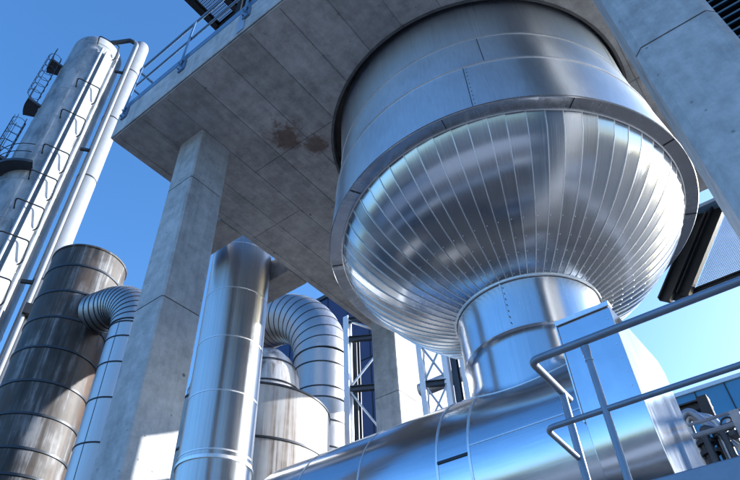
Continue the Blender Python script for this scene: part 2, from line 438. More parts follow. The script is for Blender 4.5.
# ------------------------------------------------------------------ the vessel
ves = thing('process_vessel', 'huge polished steel vessel with a dished bottom hanging through the concrete deck', 'vessel', (AX[0],AX[1],.465))
def vstrip(mb, c, r0, z0, r1, z1, a, w, h, mi=0):
    """a standing seam running down a surface of revolution"""
    ca, sa = math.cos(a), math.sin(a); t = (-sa, ca)
    v = []
    for r, z in ((r0,z0),(r1,z1)):
        for s, hh in ((-1,0),(-1,h),(1,h),(1,0)):
            v.append((c[0]+(r+hh)*ca+t[0]*w/2*s, c[1]+(r+hh)*sa+t[1]*w/2*s, z))
    mb.add(v, [(0,1,5,4),(1,2,6,5),(2,3,7,6),(0,3,2,1),(4,5,6,7)], False, mi)
sh = MB(); sh.lathe(AX, [(.2850,1.20),(.2850,.9),(.2855,.897)], 128)
for i in range(7): vstrip(sh, AX, .2850, 1.15, .2850, .9, -2.0+i*.9, mm(10), mm(3), 1)
sh.lathe(AX, [(.2852,.9030),(.2866,.9025),(.2866,.8990),(.2852,.8985)], 128, mi=1)
sh.build('shell', [M['shell'], M['seam']], ves)
tp = MB(); tp.lathe(AX, [(.2850,1.2),(.27,1.24),(.2,1.29),(.1,1.315),(.0,1.32)], 96); tp.build('top_head', M['shell'], ves)
sk = MB(); sk.lathe(AX, [(.2855,.897),(.2950,.812)], 128)
for i in range(5): vstrip(sk, AX, .2855, .897, .2950, .812, -1.137+i*1.2566, mm(8), mm(3), 2)
sk.lathe(AX, [(.2952,.8145),(.2967,.8140),(.2968,.8108),(.2952,.8098)], 128, mi=1)
sk.build('upper_band', [M['shell'], M['seam'], M['darkseam']], ves)
sk = MB(); sk.lathe(AX, [(.2952,.8105),(.3062,.697)], 128)
for i in range(5):
    a = -1.25+i*1.2566; vstrip(sk, AX, .2952, .8105, .3062, .697, a, mm(8), mm(3), 2)
    for k in range(10):
        t = (k+.5)/10; r = .2952+(.3062-.2952)*t; z = .8105+(.697-.8105)*t; aa = a+.012
        sk.tube([(AX[0]+(r-.001)*math.cos(aa),AX[1]+(r-.001)*math.sin(aa),z),(AX[0]+(r+.0006)*math.cos(aa),AX[1]+(r+.0006)*math.sin(aa),z)], mm(5), 6, mi=2)
sk.build('lower_band', [M['shell'], M['seam'], M['darkseam']], ves)
lp = MB(); lp.lathe(AX, [(.3062,.697),(.3072,.6935),(.3060,.6925),(.2880,.6940),(.2845,.6940)], 128)
for i in range(9):
    a = -2.6+i*.6; ca, sa = math.cos(a), math.sin(a)
    lp.bar((AX[0]+.288*ca,AX[1]+.288*sa,.6932),(AX[0]+.306*ca,AX[1]+.306*sa,.6918), mm(8), mm(4), mi=1)
lp.build('rim', [M['rim'], M['darkseam']], ves)
bd_ = MB(); bd_.tube([(AX[0]+.2856*math.cos(2*PI*i/128),AX[1]+.2856*math.sin(2*PI*i/128),.6928) for i in range(128)], mm(10), 8, closed=True)
bd_.build('rim_bead', M['seam'], ves)
# dished bottom: gores, each flat across, with a lapped seam and screws
EA, EB, EZ = .3135, .277, .8045
prof = [(.2846,.6935)]
for i in range(1, 27):
    r = .2846+(.1085-.2846)*(1-(1-i/26)**1.6)
    prof.append((r, EZ-EB*math.sqrt(1-(r/EA)**2)))
NG = 68
di = MB(); GA = [2*PI*(i+random.uniform(-.07,.07))/NG for i in range(NG)]
for gi in range(NG):
    a0, a1 = GA[gi], GA[gi+1] if gi < NG-1 else GA[0]+2*PI
    dr = random.uniform(-.0004,.0004); lap = mm(random.uniform(1,9)); dz = random.uniform(-.0005,.0005)
    vs = []
    for (r, z) in prof:
        vs.append((AX[0]+(r+dr)*math.cos(a0), AX[1]+(r+dr)*math.sin(a0), z))
        vs.append((AX[0]+(r+dr+lap)*math.cos(a1), AX[1]+(r+dr+lap)*math.sin(a1), z))
    di.add(vs, [(2*i,2*i+1,2*i+3,2*i+2) for i in range(len(prof)-1)], True)
    # folded seam
    w = mm(9); vs = []
    for i, (r, z) in enumerate(prof):
        if i == 0: nr, nz = 1, 0
        else:
            q0 = prof[i-1]; q1 = prof[min(i+1,len(prof)-1)]; tr_, tz_ = q1[0]-q0[0], q1[1]-q0[1]; l = math.hypot(tr_,tz_); nr, nz = -tz_/l, tr_/l
        for s, h in ((-1,0),(-1,mm(9)),(1,mm(9)),(1,0)):
            rr = r+nr*h; zz = z+nz*h
            vs.append((AX[0]+rr*math.cos(a0)-math.sin(a0)*w/2*s, AX[1]+rr*math.sin(a0)+math.cos(a0)*w/2*s, zz))
    fs = []
    for i in range(len(prof)-1):
        b = i*4; fs += [(b,b+1,b+5,b+4),(b+1,b+2,b+6,b+5),(b+2,b+3,b+7,b+6)]
    di.add(vs, fs, False, 1)
    for i in range(10, len(prof)-1, 3):          # screws beside the seam
        r, z = prof[i]; q0 = prof[i-1]; q1 = prof[i+1]; tr_, tz_ = q1[0]-q0[0], q1[1]-q0[1]; l = math.hypot(tr_,tz_); nr, nz = -tz_/l, tr_/l
        for aa in (a0+mm(22)/r,):
            c = Vector((AX[0]+r*math.cos(aa), AX[1]+r*math.sin(aa), z)); nn = Vector((nr*math.cos(aa), nr*math.sin(aa), nz)); u1 = Vector((-math.sin(aa),math.cos(aa),0)); u2 = nn.cross(u1)
            s_ = mm(6)
            di.add([c+u1*s_+nn*mm(3),c+u2*s_+nn*mm(3),c-u1*s_+nn*mm(3),c-u2*s_+nn*mm(3),c+nn*mm(7)], [(0,1,4),(1,2,4),(2,3,4),(3,0,4)], False, 1)
di_o = di.build('dished_bottom', [M['dish'], M['seam'], M['darkseam']], ves, sharp=25)
zN = prof[-1][1]
nk = MB(); nk.lathe(AX, [(.1115,zN+.006),(.1095,.55),(.1078,.469)], 72)
for a in (-1.49, -1.49+2.1, -1.49+4.2):
    vstrip(nk, AX, .1105, zN, .1078, .469, a, mm(16), mm(2.5), 0)
    for i in range(9):
        z = .475+.01*i; c = (AX[0]+.1105*math.cos(a+.03), AX[1]+.1105*math.sin(a+.03)); nk.tube([(c[0]-.003*math.cos(a),c[1]-.003*math.sin(a),z),(c[0],c[1],z)], mm(5), 6, mi=1)
nk.build('outlet_neck', [M['neck'], M['darkseam']], ves)
cl = MB(); cl.lathe(AX, [(.1115,zN+.003),(.1130,zN+.001),(.1128,zN-.002),(.1105,zN-.0025)], 72); cl.build('neck_collar', M['seam'], ves)
li = MB(); li.lathe(AX, [(.1078,.4695),(.1088,.469),(.1088,.4655),(.1078,.4645),(.1000,.4665)], 72); li.build('neck_lip', M['neck'], ves)

# ------------------------------------------------------------------ horizontal duct under the vessel
PY, PZ, PR = .782, .294, .138
duct = thing('gas_duct', 'thick polished steel duct lying level below the vessel neck', 'duct', (AX[0],PY,PZ-PR))
def hpipe(mb, prof, n=96, mi=0):     # prof: (x, r)
    vs = []
    for x, r in prof:
        for j in range(n):
            a = 2*PI*j/n; vs.append((x, PY+r*math.cos(a), PZ+r*math.sin(a)))
    fs = [(i*n+j, i*n+(j+1)%n, (i+1)*n+(j+1)%n, (i+1)*n+j) for i in range(len(prof)-1) for j in range(n)]
    mb.add(vs, fs, True, mi)
bd = MB(); hpipe(bd, [(-.36,PR),(-.14,PR)])
for x in (-.368,-.3225): hpipe(bd, [(x-.0016,PR),(x-.0016,PR+.0009),(x+.0016,PR+.0009),(x+.0016,PR)], mi=1)
hpipe(bd, [(-.61,PR),(-.36,PR)])
for x in (-.4925,-.609): hpipe(bd, [(x-.0012,PR),(x-.0012,PR+.0006),(x+.0012,PR+.0006),(x+.0012,PR)], mi=1)
hpipe(bd, [(-.70,PR),(-.61,PR)])
hpipe(bd, [(-.78,.076),(-.77,.077),(-.755,.085),(-.72,.128),(-.705,.137),(-.70,PR)])
def lseam(x0, x1, deg, w=mm(12), h=mm(4), mi=1):
    a = math.radians(180-deg); ca, sa = math.cos(a), math.sin(a)
    bd.bar((x0,PY+(PR+h/2)*ca,PZ+(PR+h/2)*sa),(x1,PY+(PR+h/2)*ca,PZ+(PR+h/2)*sa), w, h, (0,ca,sa), mi)
lseam(-.322,-.178,9); lseam(-.367,-.324,5,mm(26),mm(9),2); lseam(-.178,-.11,3,mm(8)); lseam(-.609,-.37,62)
bd.build('duct_shell', [M['duct'], M['seam'], M['darkseam']], duct)
# branch that rises into the neck, flared where it meets the duct
br = MB(); n = 96; rows = []
for s in range(13):
    t = s/12; row = []
    for j in range(n):
        a = 2*PI*j/n; ca, sa = math.cos(a), math.sin(a)
        re = .1015+.022*ca*ca
        def zp(r): return PZ+math.sqrt(max(PR*PR-(r*sa)**2, 1e-6))
        zt = zp(.1)+.006+.022*ca*ca; zb = zp(re)-.0015
        g = t*PI/2
        r = .1+(re-.1)*(1-math.cos(g)); z = zt+(zb-zt)*math.sin(g)
        z = max(z, zp(r)-.002)
        row.append((AX[0]+r*ca, AX[1]+r*sa, z))
    rows.append(row)
top = [[(AX[0]+.1*math.cos(2*PI*j/n), AX[1]+.1*math.sin(2*PI*j/n), .468) for j in range(n)]]
rows = top+rows
br.add([p for r in rows for p in r], [(i*n+j, i*n+(j+1)%n, (i+1)*n+(j+1)%n, (i+1)*n+j) for i in range(len(rows)-1) for j in range(n)], True)
for a in (-1.57, -1.57+2.09, -1.57+4.19): vstrip(br, AX, .1, .466, .1, .392, a, mm(14), mm(2.5))
br.build('branch', M['neck'], duct, sharp=60)
js = MB(); jp = []
for j in range(72):
    a = 2*PI*j/72; ca, sa = math.cos(a), math.sin(a); re = .1022+.022*ca*ca
    jp.append((AX[0]+re*ca, AX[1]+re*sa, PZ+math.sqrt(PR*PR-(re*sa)**2)+.0002))
js.tube(jp, mm(7), 6, closed=True); js.build('junction_seam', M['seam'], duct)
# cladding box over the expansion joint
bx0, bx1 = -.1755, -.1105
BF = PY-.1455
poly = [(BF,.420),(.842,.440),(.862,.428),(.862,PZ-.1455)]
for i in range(0, 13):
    a = -PI/2-PI/2*i/12; poly.append((PY+.1455*math.cos(a), PZ+.1455*math.sin(a)))
cb = MB(); cb.prism(poly, 'x', bx0, bx1)
cbo = cb.build('cladding_box', M['box'], duct, sharp=20, bevel=.006)
tf = MB(); tf.prism([(BF-.003,.4175),(BF-.003,.4235),(BF+.012,.4247),(BF+.012,.4212),(BF-.0012,.4203),(BF-.0012,.4175)], 'x', bx0-.001, bx1+.001); tf.build('top_flange', M['seam'], cbo)
ws = MB(); ws.box(-.1772,-.1756,BF-.0012,BF+.02,PZ,.4195); pass
for i in range(7):
    ws.tube([(bx1-.006,BF-.0010,.30+.017*i),(bx1-.006,BF+.001,.30+.017*i)], mm(4), 6)
ws.build('corner_trim', M['seam'], cbo)

# ------------------------------------------------------------------ silver stack fed by the duct
SX = (-.951,.782); SR = .0732
st = thing('exhaust_stack', 'slim polished steel stack rising outside the deck edge between two concrete beams', 'stack', (SX[0],SX[1],PZ))
s1 = MB(); s1.lathe(SX, [(SR,1.9),(SR,.503)], 72)
for z in (.515,.64,.7726,.908,1.05,1.2,1.35,1.5): s1.lathe(SX, [(SR,z+.0016),(SR+.0009,z+.001),(SR+.0009,z-.001),(SR,z-.0016)], 72, mi=1)
vstrip(s1, SX, SR, 1.89, SR, .505, -2.15, mm(10), mm(3), 1)
s1.lathe(SX, [(SR,1.9),(SR*.9,1.905),(.0,1.905)], 72)
s1.build('stack_shell', [M['stack'], M['seam']], st)
s2 = MB(); cx = SX[0]+.171
path = [Vector((SX[0],PY,.503)),Vector((SX[0],PY,.465))]+arc((cx,PY,PZ+.171), .171, PI, 1.5*PI, 24, (1,0,0),(0,0,1))[1:]
s2.tube(path, SR+.0005, 64, cap=False)
for i in range(0, 26, 3):
    p = path[i]; q = path[min(i+1,len(path)-1)] if i < len(path)-1 else p
    d = (q-p).normalized(); s2.tube([p-d*.0012, p+d*.0012], SR+.0022, 64, mi=1)
s2.tube([(SX[0],PY,.502),(SX[0],PY,.497)], SR+.003, 64, mi=1)
s2.build('elbow', [M['stack'], M['seam']], st)

# ------------------------------------------------------------------ foreground walkway and its rail
wy0, wy1, wx0 = .345, .405, -.118
wk = thing('walkway', 'grey steel walkway plate crossing in front of the duct', 'walkway', (.3,.37,GZ))
wp = MB(); wp.box(wx0,1.2,wy0+.0022,wy1+.012,.078,.084); wp.build('floor_plate', M['galv'], wk)
w2 = MB(); w2.box(wx0,1.2,wy0-.002,wy0+.002,.055,.119); w2.build('edge_plate', M['galv'], wk, bevel=.006)
for x in (.35,.9):
    p = MB(); p.ibeam((x,.375,GZ),(x,.375,.077),.024,.024,.003); p.build('support_post', M['darksteel'], wk)
hr = thing('walkway_railing', 'grey tubular handrail with looped end on the walkway in front', 'railing', (.0,wy0,.119))
t1 = MB(); t1.tube(fillet([(1.2,wy0,.2095),(wx0,wy0,.2095),(wx0,wy1,.2065)],.006), mm(19), 16); t1.build('top_rail', M['galv'], hr)
t2 = MB(); t2.tube(fillet([(1.2,wy0,.163),(wx0-.001,wy0,.163),(wx0-.001,wy1-.012,.160)],.006), mm(13), 14); t2.build('mid_rail', M['galv'], hr)
for x in (-.082,.11,.32,.6,.9):
    p = MB(); p.tube([(x,wy0,.2055),(x,wy0,.2035),(x,wy0,.196),(x,wy0,.09)], [mm(20),mm(20),mm(15.5),mm(15.5)], 14); po = p.build('post', M['galv'], hr)
    q = MB(); q.tube([(x,wy0,.1955),(x,wy0,.1960)], mm(18), 14); q.build('weld_bead', M['galvsteel'], po)
p = MB(); p.tube([(wx0,wy1-.012,.2065),(wx0,wy1-.012,.085)], mm(19), 14); p.build('post', M['galv'], hr)

# ------------------------------------------------------------------ louvre beside the right column
lv = thing('louvre_panel', 'blue slatted louvre panel tucked behind the right concrete column', 'louvre', (.3,.51,.47))
f = MB(); f.box(.1095,.113,.495,.515,.45,.995); f.box(.52,.5235,.495,.515,.45,.995); f.box(.113,.52,.5,.515,.45,.455); f.build('frame', M['black'], lv)
f = MB(); z = .462
while z < .99:
    f.add([(.113,.497,z-.006),(.52,.497,z-.006),(.52,.510,z+.006),(.113,.510,z+.006),(.113,.498,z-.0075),(.52,.498,z-.0075),(.52,.511,z+.0045),(.113,.511,z+.0045)], [(0,1,2,3),(7,6,5,4),(0,4,5,1),(3,2,6,7)]); z += .0125
f.build('slats', M['louvre'], lv)
f = MB(); f.box(.113,.52,.5155,.518,.455,.995); f.build('back_plate', M['black'], lv)

# ------------------------------------------------------------------ stair flight behind the vessel
sr = thing('mesh_bracket', 'dark steel bracket with twin diagonal channels and a fine mesh panel right of the vessel', 'bracket', (.0,1.3,.8))
def channel(mb, p, q, h, w, t):
    p = Vector(p); q = Vector(q); d = (q-p).normalized(); u = d.cross(Vector((0,-1,0))).normalized()
    mb.bar(p, q, t, h, u)
    for s in (-1,1): mb.bar(p+u*s*(h/2-t/2)+Vector((0,-(w/2+t/2),0)), q+u*s*(h/2-t/2)+Vector((0,-(w/2+t/2),0)), w, t, u)
for dx, y in ((0,1.285),(.039,1.292)):
    m_ = MB(); channel(m_, (-.106+dx,y,.798),(.046+dx,y,.98), .027,.014,.003); m_.build('diagonal_channel', M['black'], sr)
m_ = MB(); m_.bar((-.0865,1.296,.798),(.0655,1.296,.98), .002, .022, Vector((.152,0,.182)).cross(Vector((0,-1,0)))); m_.build('web_plate', M['darksteel'], sr)
m_ = MB(); m_.box(.030,.30,1.262,1.30,.981,.990); m_.build('top_plate', M['rail'], sr)
m_ = MB(); m_.ibeam((-.075,1.31,.808),(.5,1.31,.808),.012,.016,.003); m_.build('landing_beam', M['black'], sr)
m_ = MB()
z = .818
while z < .98: m_.box(-.058+(z-.798)*.835,.25,1.3125,1.3135,z,z+.0010); z += .0036
x = -.05
while x < .25:
    zt = min(.98, .798+(x+.058)/.835)
    if zt > .825: m_.box(x,x+.0010,1.314,1.315,.818,zt)
    x += .0036
m_.build('mesh_panel', M['galvsteel'], sr)

# ------------------------------------------------------------------ tower, far left
TX = (-3.085,.845); TR = .178
tw = thing('distillation_tower', 'tall white column tower with domed top, caged ladders and service pipes', 'tower', (TX[0],TX[1],GZ))
s_ = MB(); pr = [(TR,GZ),(TR,4.36)]+[(TR*math.cos(a), 4.36+.13*math.sin(a)) for a in [PI/2*i/10 for i in range(1,11)]]
s_.lathe(TX, pr, 72)
z = .9
while z < 4.4:
    s_.lathe(TX, [(TR,z+.004),(TR+.002,z+.002),(TR+.002,z-.002),(TR,z-.004)], 72, mi=1); z += .31
s_.build('tower_shell', [M['tower'], M['galvsteel']], tw)
# platforms and ladder on the far-left flank
ux, uy = -.30, -.954     # tangent: away to the left as seen
def onflank(off, along, z):  # ring position: bearing measured from flank
    a = math.atan2(uy, ux)+along; return (TX[0]+(TR+off)*math.cos(a), TX[1]+(TR+off)*math.sin(a), z)
for z, w in ((4.02,.5),(3.52,.6),(2.95,.5)):
    p = MB(); k = 8
    vs = []
    for i in range(k+1):
        a = -w/2+w*i/k
        vs += [onflank(.002,a,z), onflank(.085,a,z), onflank(.085,a,z+.02), onflank(.002,a,z+.02)]
    fs = []
    for i in range(k):
        b = i*4; fs += [(b,b+4,b+5,b+1),(b+1,b+5,b+6,b+2),(b+2,b+6,b+7,b+3)]
    fs += [(0,1,2,3),(k*4+3,k*4+2,k*4+1,k*4)]
    p.add(vs, fs)
    p.build('service_platform', M['darksteel'], tw)
    p = MB()
    for zz in (z+.08, z+.15): p.tube([onflank(.083,-w/2+w*i/k,zz) for i in range(k+1)], mm(24), 6)
    for i in range(0,k+1,2): p.tube([onflank(.083,-w/2+w*i/k,z),onflank(.083,-w/2+w*i/k,z+.15)], mm(22), 6)
    p.build('platform_rail', M['darksteel'], tw)
    p = MB(); p.add([onflank(.086,w*.1,z+.0),onflank(.086,w*.5,z+.0),onflank(.086,w*.5,z+.10),onflank(.086,w*.1,z+.10),onflank(.082,w*.1,z+.0),onflank(.082,w*.5,z+.0),onflank(.082,w*.5,z+.10),onflank(.082,w*.1,z+.10)], [(0,1,2,3),(7,6,5,4),(0,4,5,1),(1,5,6,2),(2,6,7,3),(3,7,4,0)])
    p.build('kick_panel', M['darksteel'], tw)
for z0, z1, al in ((3.54,4.1,.12),(2.97,3.4,-.05),(2.2,2.94,.05)):
    p = MB()
    for da in (-.11,.11): p.tube([onflank(.03,al+da,z0),onflank(.03,al+da,z1)], mm(22), 6)
    z = z0
    while z < z1: p.tube([onflank(.03,al-.11,z),onflank(.03,al+.11,z)], mm(14), 5); z += .04
    p.build('ladder', M['darksteel'], tw)
    p = MB(); z = z0+.1
    while z < z1:
        c = Vector(onflank(.065,al,z)); p.tube([c+Vector((.042*math.cos(g),.042*math.sin(g),0)) for g in [2*PI*i/12 for i in range(12)]], mm(14), 5, closed=True); z += .075
    for i in range(5):
        g = math.atan2(uy,ux)+al-1.2+.6*i; c = Vector(onflank(.065,al,0)); p.tube([(c.x+.042*math.cos(g),c.y+.042*math.sin(g),z0+.1),(c.x+.042*math.cos(g),c.y+.042*math.sin(g),z1)], mm(14), 5)
    p.build('ladder_cage', M['darksteel'], tw)
p = MB(); p.lathe(TX, [(TR+.002,2.83),(TR+.075,2.83),(TR+.075,2.85),(TR+.002,2.85)], 40, False, a0=math.radians(-140), a1=math.radians(-30))
p.build('ring_platform', M['darksteel'], tw)
p = MB()
for zz in (2.92,2.99): p.tube([(TX[0]+(TR+.072)*math.cos(math.radians(a)),TX[1]+(TR+.072)*math.sin(math.radians(a)),zz) for a in range(-140,-29,8)], mm(20), 6)
p.build('ring_rail', M['darksteel'], tw)
# cable duct and pipes on the bright flank
def face(bear, off, z):     # bearing of outward normal, degrees clockwise from +Y
    a = math.radians(90-bear); return (TX[0]+(TR+off)*math.cos(a), TX[1]+(TR+off)*math.sin(a), z)
p = MB(); p.bar(face(88,.02,.2), face(88,.02,4.22), .055, .035, (1,0,0)); p.build('cable_duct', M['dullwhite'], tw)
p = MB(); p.tube([face(104,.02,.2), face(104,.02,4.24)], mm(70), 10); p.build('riser', M['dullwhite'], tw)
p = MB(); p.tube([face(72,.03,.2), face(72,.03,4.10)], mm(60), 10); p.build('riser', M['galvsteel'], tw)
p = MB(); p.tube(fillet([face(100,-.10,4.485), face(60,.02,4.59), face(56,.10,4.555), face(56,.10,.1)],.06), mm(100), 14); p.build('overhead_line', M['whitepipe'], tw)
p = MB(); p.tube([face(100,-.10,4.485), (Vector(face(100,-.10,4.485))*.45+Vector(face(60,.02,4.575))*.55), Vector(face(60,.035,4.582)), Vector(face(57,.075,4.56))], mm(135), 12); p.build('flexible_joint', M['darksteel'], tw)
for z in (4.29,3.72,3.36,3.0,2.76,2.52,2.27,2.0,1.7,1.4):
    p = MB(); p.tube(fillet([face(118,.0,z),face(118,.06,z+.03),face(82,.075,z+.03),face(78,.06,z-.10),face(78,.0,z-.10)],.02), mm(30), 8); p.build('standoff_hoop', M['black'], tw)
for z in (4.12,3.2,2.1,1.3):
    p = MB(); p.bar(face(62,.03,z),face(55,.11,z),.014,.02); p.build('pipe_clamp', M['black'], tw)
# free standing vent pipe beside the tower
VX = (-2.915,1.06)
vp = thing('vent_pipe', 'tall smooth white pipe standing right beside the tower, reaching above it', 'pipe', (VX[0],VX[1],GZ))
p = MB(); VR = .060; p.lathe(VX, [(VR,GZ),(VR,4.62),(VR*.92,4.645),(VR*.6,4.66),(0,4.665)], 40); p.build('pipe_shell', M['whitepipe'], vp)
for z in (1.2,2.15,3.0,3.62,4.22):
    p = MB(); p.lathe(VX, [(VR+.0005,z+.006),(VR+.002,z+.004),(VR+.002,z-.004),(VR+.0005,z-.006)], 40); p.build('pipe_joint', M['darksteel'], vp)
p = MB(); p.bar((VX[0]+.05,VX[1]-.03,1.92),(VX[0]+.10,VX[1]-.05,1.92),.06,.06); p.build('junction_box', M['black'], vp)

# ------------------------------------------------------------------ dark weathered tank and its bend
KX = (-2.274,.989); KR2 = .159
tk = thing('weathered_tank', 'large dark rust-streaked ribbed tank in front of the white tower', 'tank', (KX[0],KX[1],GZ))
p = MB(); p.lathe(KX, [(KR2,GZ),(KR2,1.872)], 80); p.lathe(KX, [(KR2,1.872),(KR2+.004,1.874),(KR2+.004,1.882),(KR2-.01,1.886),(0,1.92)], 80)
p.build('tank_shell', M['tankdark'], tk)
for z in (1.764,1.624,1.492,1.352,1.206,1.076,.951,.86,.70,.5,.3):
    p = MB(); p.lathe(KX, [(KR2+.0002,z+.006),(KR2+.004,z+.004),(KR2+.004,z-.004),(KR2+.0002,z-.006)], 80); p.build('rib', M['darksteel'], tk)
eb = thing('bend_pipe', 'silver pipe with a segmented bend leaving the dark tank and dropping behind the column', 'pipe', (-1.945,1.0,GZ))
BR = .085; bxx, byy = -1.873, 1.055
dirv = Vector((KX[0]-bxx, KX[1]-byy, 0)).normalized(); dirv = Vector((-.987,-.163,0)).normalized()
zb = 1.385; RR = .17
path = [Vector((bxx,byy,GZ)), Vector((bxx,byy,zb))]
cen = Vector((bxx,byy,zb))+dirv*RR
el = arc(cen, RR, 0, PI*.5, 12, -dirv, (0,0,1))
p = MB(); p.tube(path, BR, 40, cap=False)
for z in (.4,.6,.74,.90,1.06,1.20,1.31,1.375): p.lathe((bxx,byy), [(BR,z+.003),(BR+.0025,z+.002),(BR+.0025,z-.002),(BR,z-.003)], 40, mi=1)
vstrip(p, (bxx,byy), BR, 1.4, BR, GZ, math.radians(-70), mm(14), mm(4), 1)
p.build('pipe_leg', [M['palepipe'], M['darkseam']], eb)
e2 = el+[el[-1]+(el[-1]-el[-2])*k*1.3 for k in (1,2,3)]
p = MB(); p.tube(e2, BR+.002, 40, cap=False)
for i in range(0, 15):
    d = (e2[i+1]-e2[i]).normalized(); p.tube([e2[i]-d*.002, e2[i]+d*.002], BR+.0036, 40, mi=1)
p.build('segmented_bend', [M['elbow'], M['darkseam']], eb)

# ------------------------------------------------------------------ pale tank and the big U bend
QX = (1.9*math.sin(math.radians(-47.5)), 1.9*math.cos(math.radians(-47.5))); QR = .25
tk2 = thing('stained_tank', 'wide pale tank with brown run-down stains behind the silver stack', 'tank', (QX[0],QX[1],GZ))
p = MB(); p.lathe(QX, [(QR,GZ),(QR,.945),(QR-.004,.948),(.12,.985),(0,1.0)], 80); p.build('tank_shell', M['tankpale'], tk2)
for z in (.943,.775,.6,.4,.2):
    p = MB(); p.lathe(QX, [(QR+.0002,z+.004),(QR+.003,z+.003),(QR+.003,z-.003),(QR+.0002,z-.004)], 80); p.build('rib', M['darkseam'], tk2)
p = MB(); dx = (QX[0]+.03, QX[1]+.02); p.lathe(dx, [(.115,.95),(.115,1.03),(.108,1.09),(.085,1.15),(.05,1.19),(0,1.2)], 40); p.build('cap_dome', M['tankpale'], tk2)
p = MB()
for r_, z in ((.116,1.03),(.1,1.118)): p.lathe(dx, [(r_+.001,z+.003),(r_+.003,z),(r_+.001,z-.003)], 40)
p.build('dome_band', M['darkseam'], tk2)
ub = thing('return_bend_pipe', 'big segmented silver return bend arching over behind the pale tank', 'pipe', (-1.4,1.63,GZ))
LX, LY, LR = -1.41, 1.63, .110
RB = .335; zc_ = 1.33
p = MB(); p.tube([(LX,LY,GZ),(LX,LY,zc_)], LR, 48, cap=False)
for z in (.6,.8,.93,1.03,1.12,1.165,1.27): p.lathe((LX,LY), [(LR,z+.003),(LR+.0025,z+.002),(LR+.0025,z-.002),(LR,z-.003)], 48, mi=1)
p.build('pipe_leg', [M['elbow'], M['darkseam']], ub)
el = arc((LX-RB,LY,zc_+.0), RB, 0, PI, 24, (1,0,0),(0,0,1))
p = MB(); p.tube(el, LR+.002, 48, cap=False)
for i in range(0,24):
    d = (el[i+1]-el[i]).normalized(); p.tube([el[i]-d*.0018, el[i]+d*.0018], LR+.0036, 48, mi=1)
p.build('segmented_bend', [M['elbow'], M['darkseam']], ub)
p = MB(); p.tube([(LX-2*RB,LY,zc_),(LX-2*RB,LY,GZ)], LR, 48, cap=False); p.build('pipe_leg', [M['elbow']], ub)

# ------------------------------------------------------------------ lattice racks
def rack(name, label, posts, top, braces, levels, pm, w=.024):
    t = thing(name, label, 'pipe rack', (posts[0][0],posts[0][1],GZ), 'steel lattice racks behind the deck')
    for (x, y, m_) in posts:
        p = MB(); p.ibeam((x,y,GZ),(x,y,top),w,w,.004,(0,1,0)); p.build('post', M[m_], t)
    for (i, j) in braces:
        a, b = posts[i], posts[j]
        for k in range(len(levels)-1):
            for z0, z1, o in (((levels[k],levels[k+1],-.004),(levels[k+1],levels[k],.004)) if pm else ((levels[k],levels[k+1],0),) if k % 2 else ((levels[k+1],levels[k],0),)):
                p = MB(); p.bar((a[0],a[1]+o,z0),(b[0],b[1]+o,z1), .009,.006); p.build('brace', M['galvsteel'], t)
        for z in levels:
            p = MB(); p.ibeam((a[0],a[1],z),(b[0],b[1],z), .016,.022,.003); p.build('cross_beam', M['darksteel'], t)
    return t
rack('lattice_rack', 'white lattice rack with crossed braces between the return bend and the concrete column', [(-1.232,1.578,'whitesteel'),(-1.085,1.665,'darksteel'),(-1.30,1.72,'darksteel')], 1.44, [(0,1)], (.2,.6,.86,1.12,1.335,1.425), None)
rack('lattice_rack', 'narrow white lattice rack seen between the concrete column and the vessel neck', [(-1.003,1.731,'whitesteel'),(-.925,1.775,'whitesteel'),(-.898,1.79,'darksteel'),(-.868,1.805,'whitesteel')], 1.44, [(0,1)], (.3,.65,.95,1.12,1.29,1.42), 'x', .022)
# grey pipes carried behind the second rack
p = MB(); p.tube([(-1.12,1.9,1.21),(-.5,1.9,1.21)], .028, 16); tag(p.build('header_pipe', M['galvsteel'], base=(-.8,1.9,1.18)), 'grey level pipe passing behind the narrow lattice rack', 'pipe')

# ------------------------------------------------------------------ buildings
nb = thing('navy_building', 'navy blue panelled building behind the return bend', 'building', (-2.3,3.1,GZ))
p = MB(); p.box(-3.05,-1.62,2.6,3.6,GZ,2.62); p.build('wall', M['navy'], nb)
p = MB()
x = -3.05
while x < -1.62: p.box(x,x+.006,2.5965,2.5995,GZ,2.62); x += .17
for z in (.4,1.3,2.0): p.box(-3.05,-1.62,2.5960,2.5994,z,z+.005)
p.build('panel_joint', M['black'], nb)
p = MB(); p.box(-3.06,-1.61,2.59,3.61,2.6205,2.65); p.build('parapet', M['darksteel'], nb)
tl = thing('teal_building', 'low teal blue building beyond the walkway at the right', 'building', (.3,4.6,GZ))
p = MB(); p.box(-.75,.7,4.0,5.4,GZ,1.815); p.build('wall', M['teal'], tl)
p = MB(); x = -.75
while x < .7: p.box(x,x+.008,3.994,3.9995,GZ,1.815); x += .175
p.build('panel_joint', M['darksteel'], tl)
p = MB(); p.box(-.76,.71,3.985,5.41,1.8155,1.84); p.build('parapet', M['whitesteel'], tl)

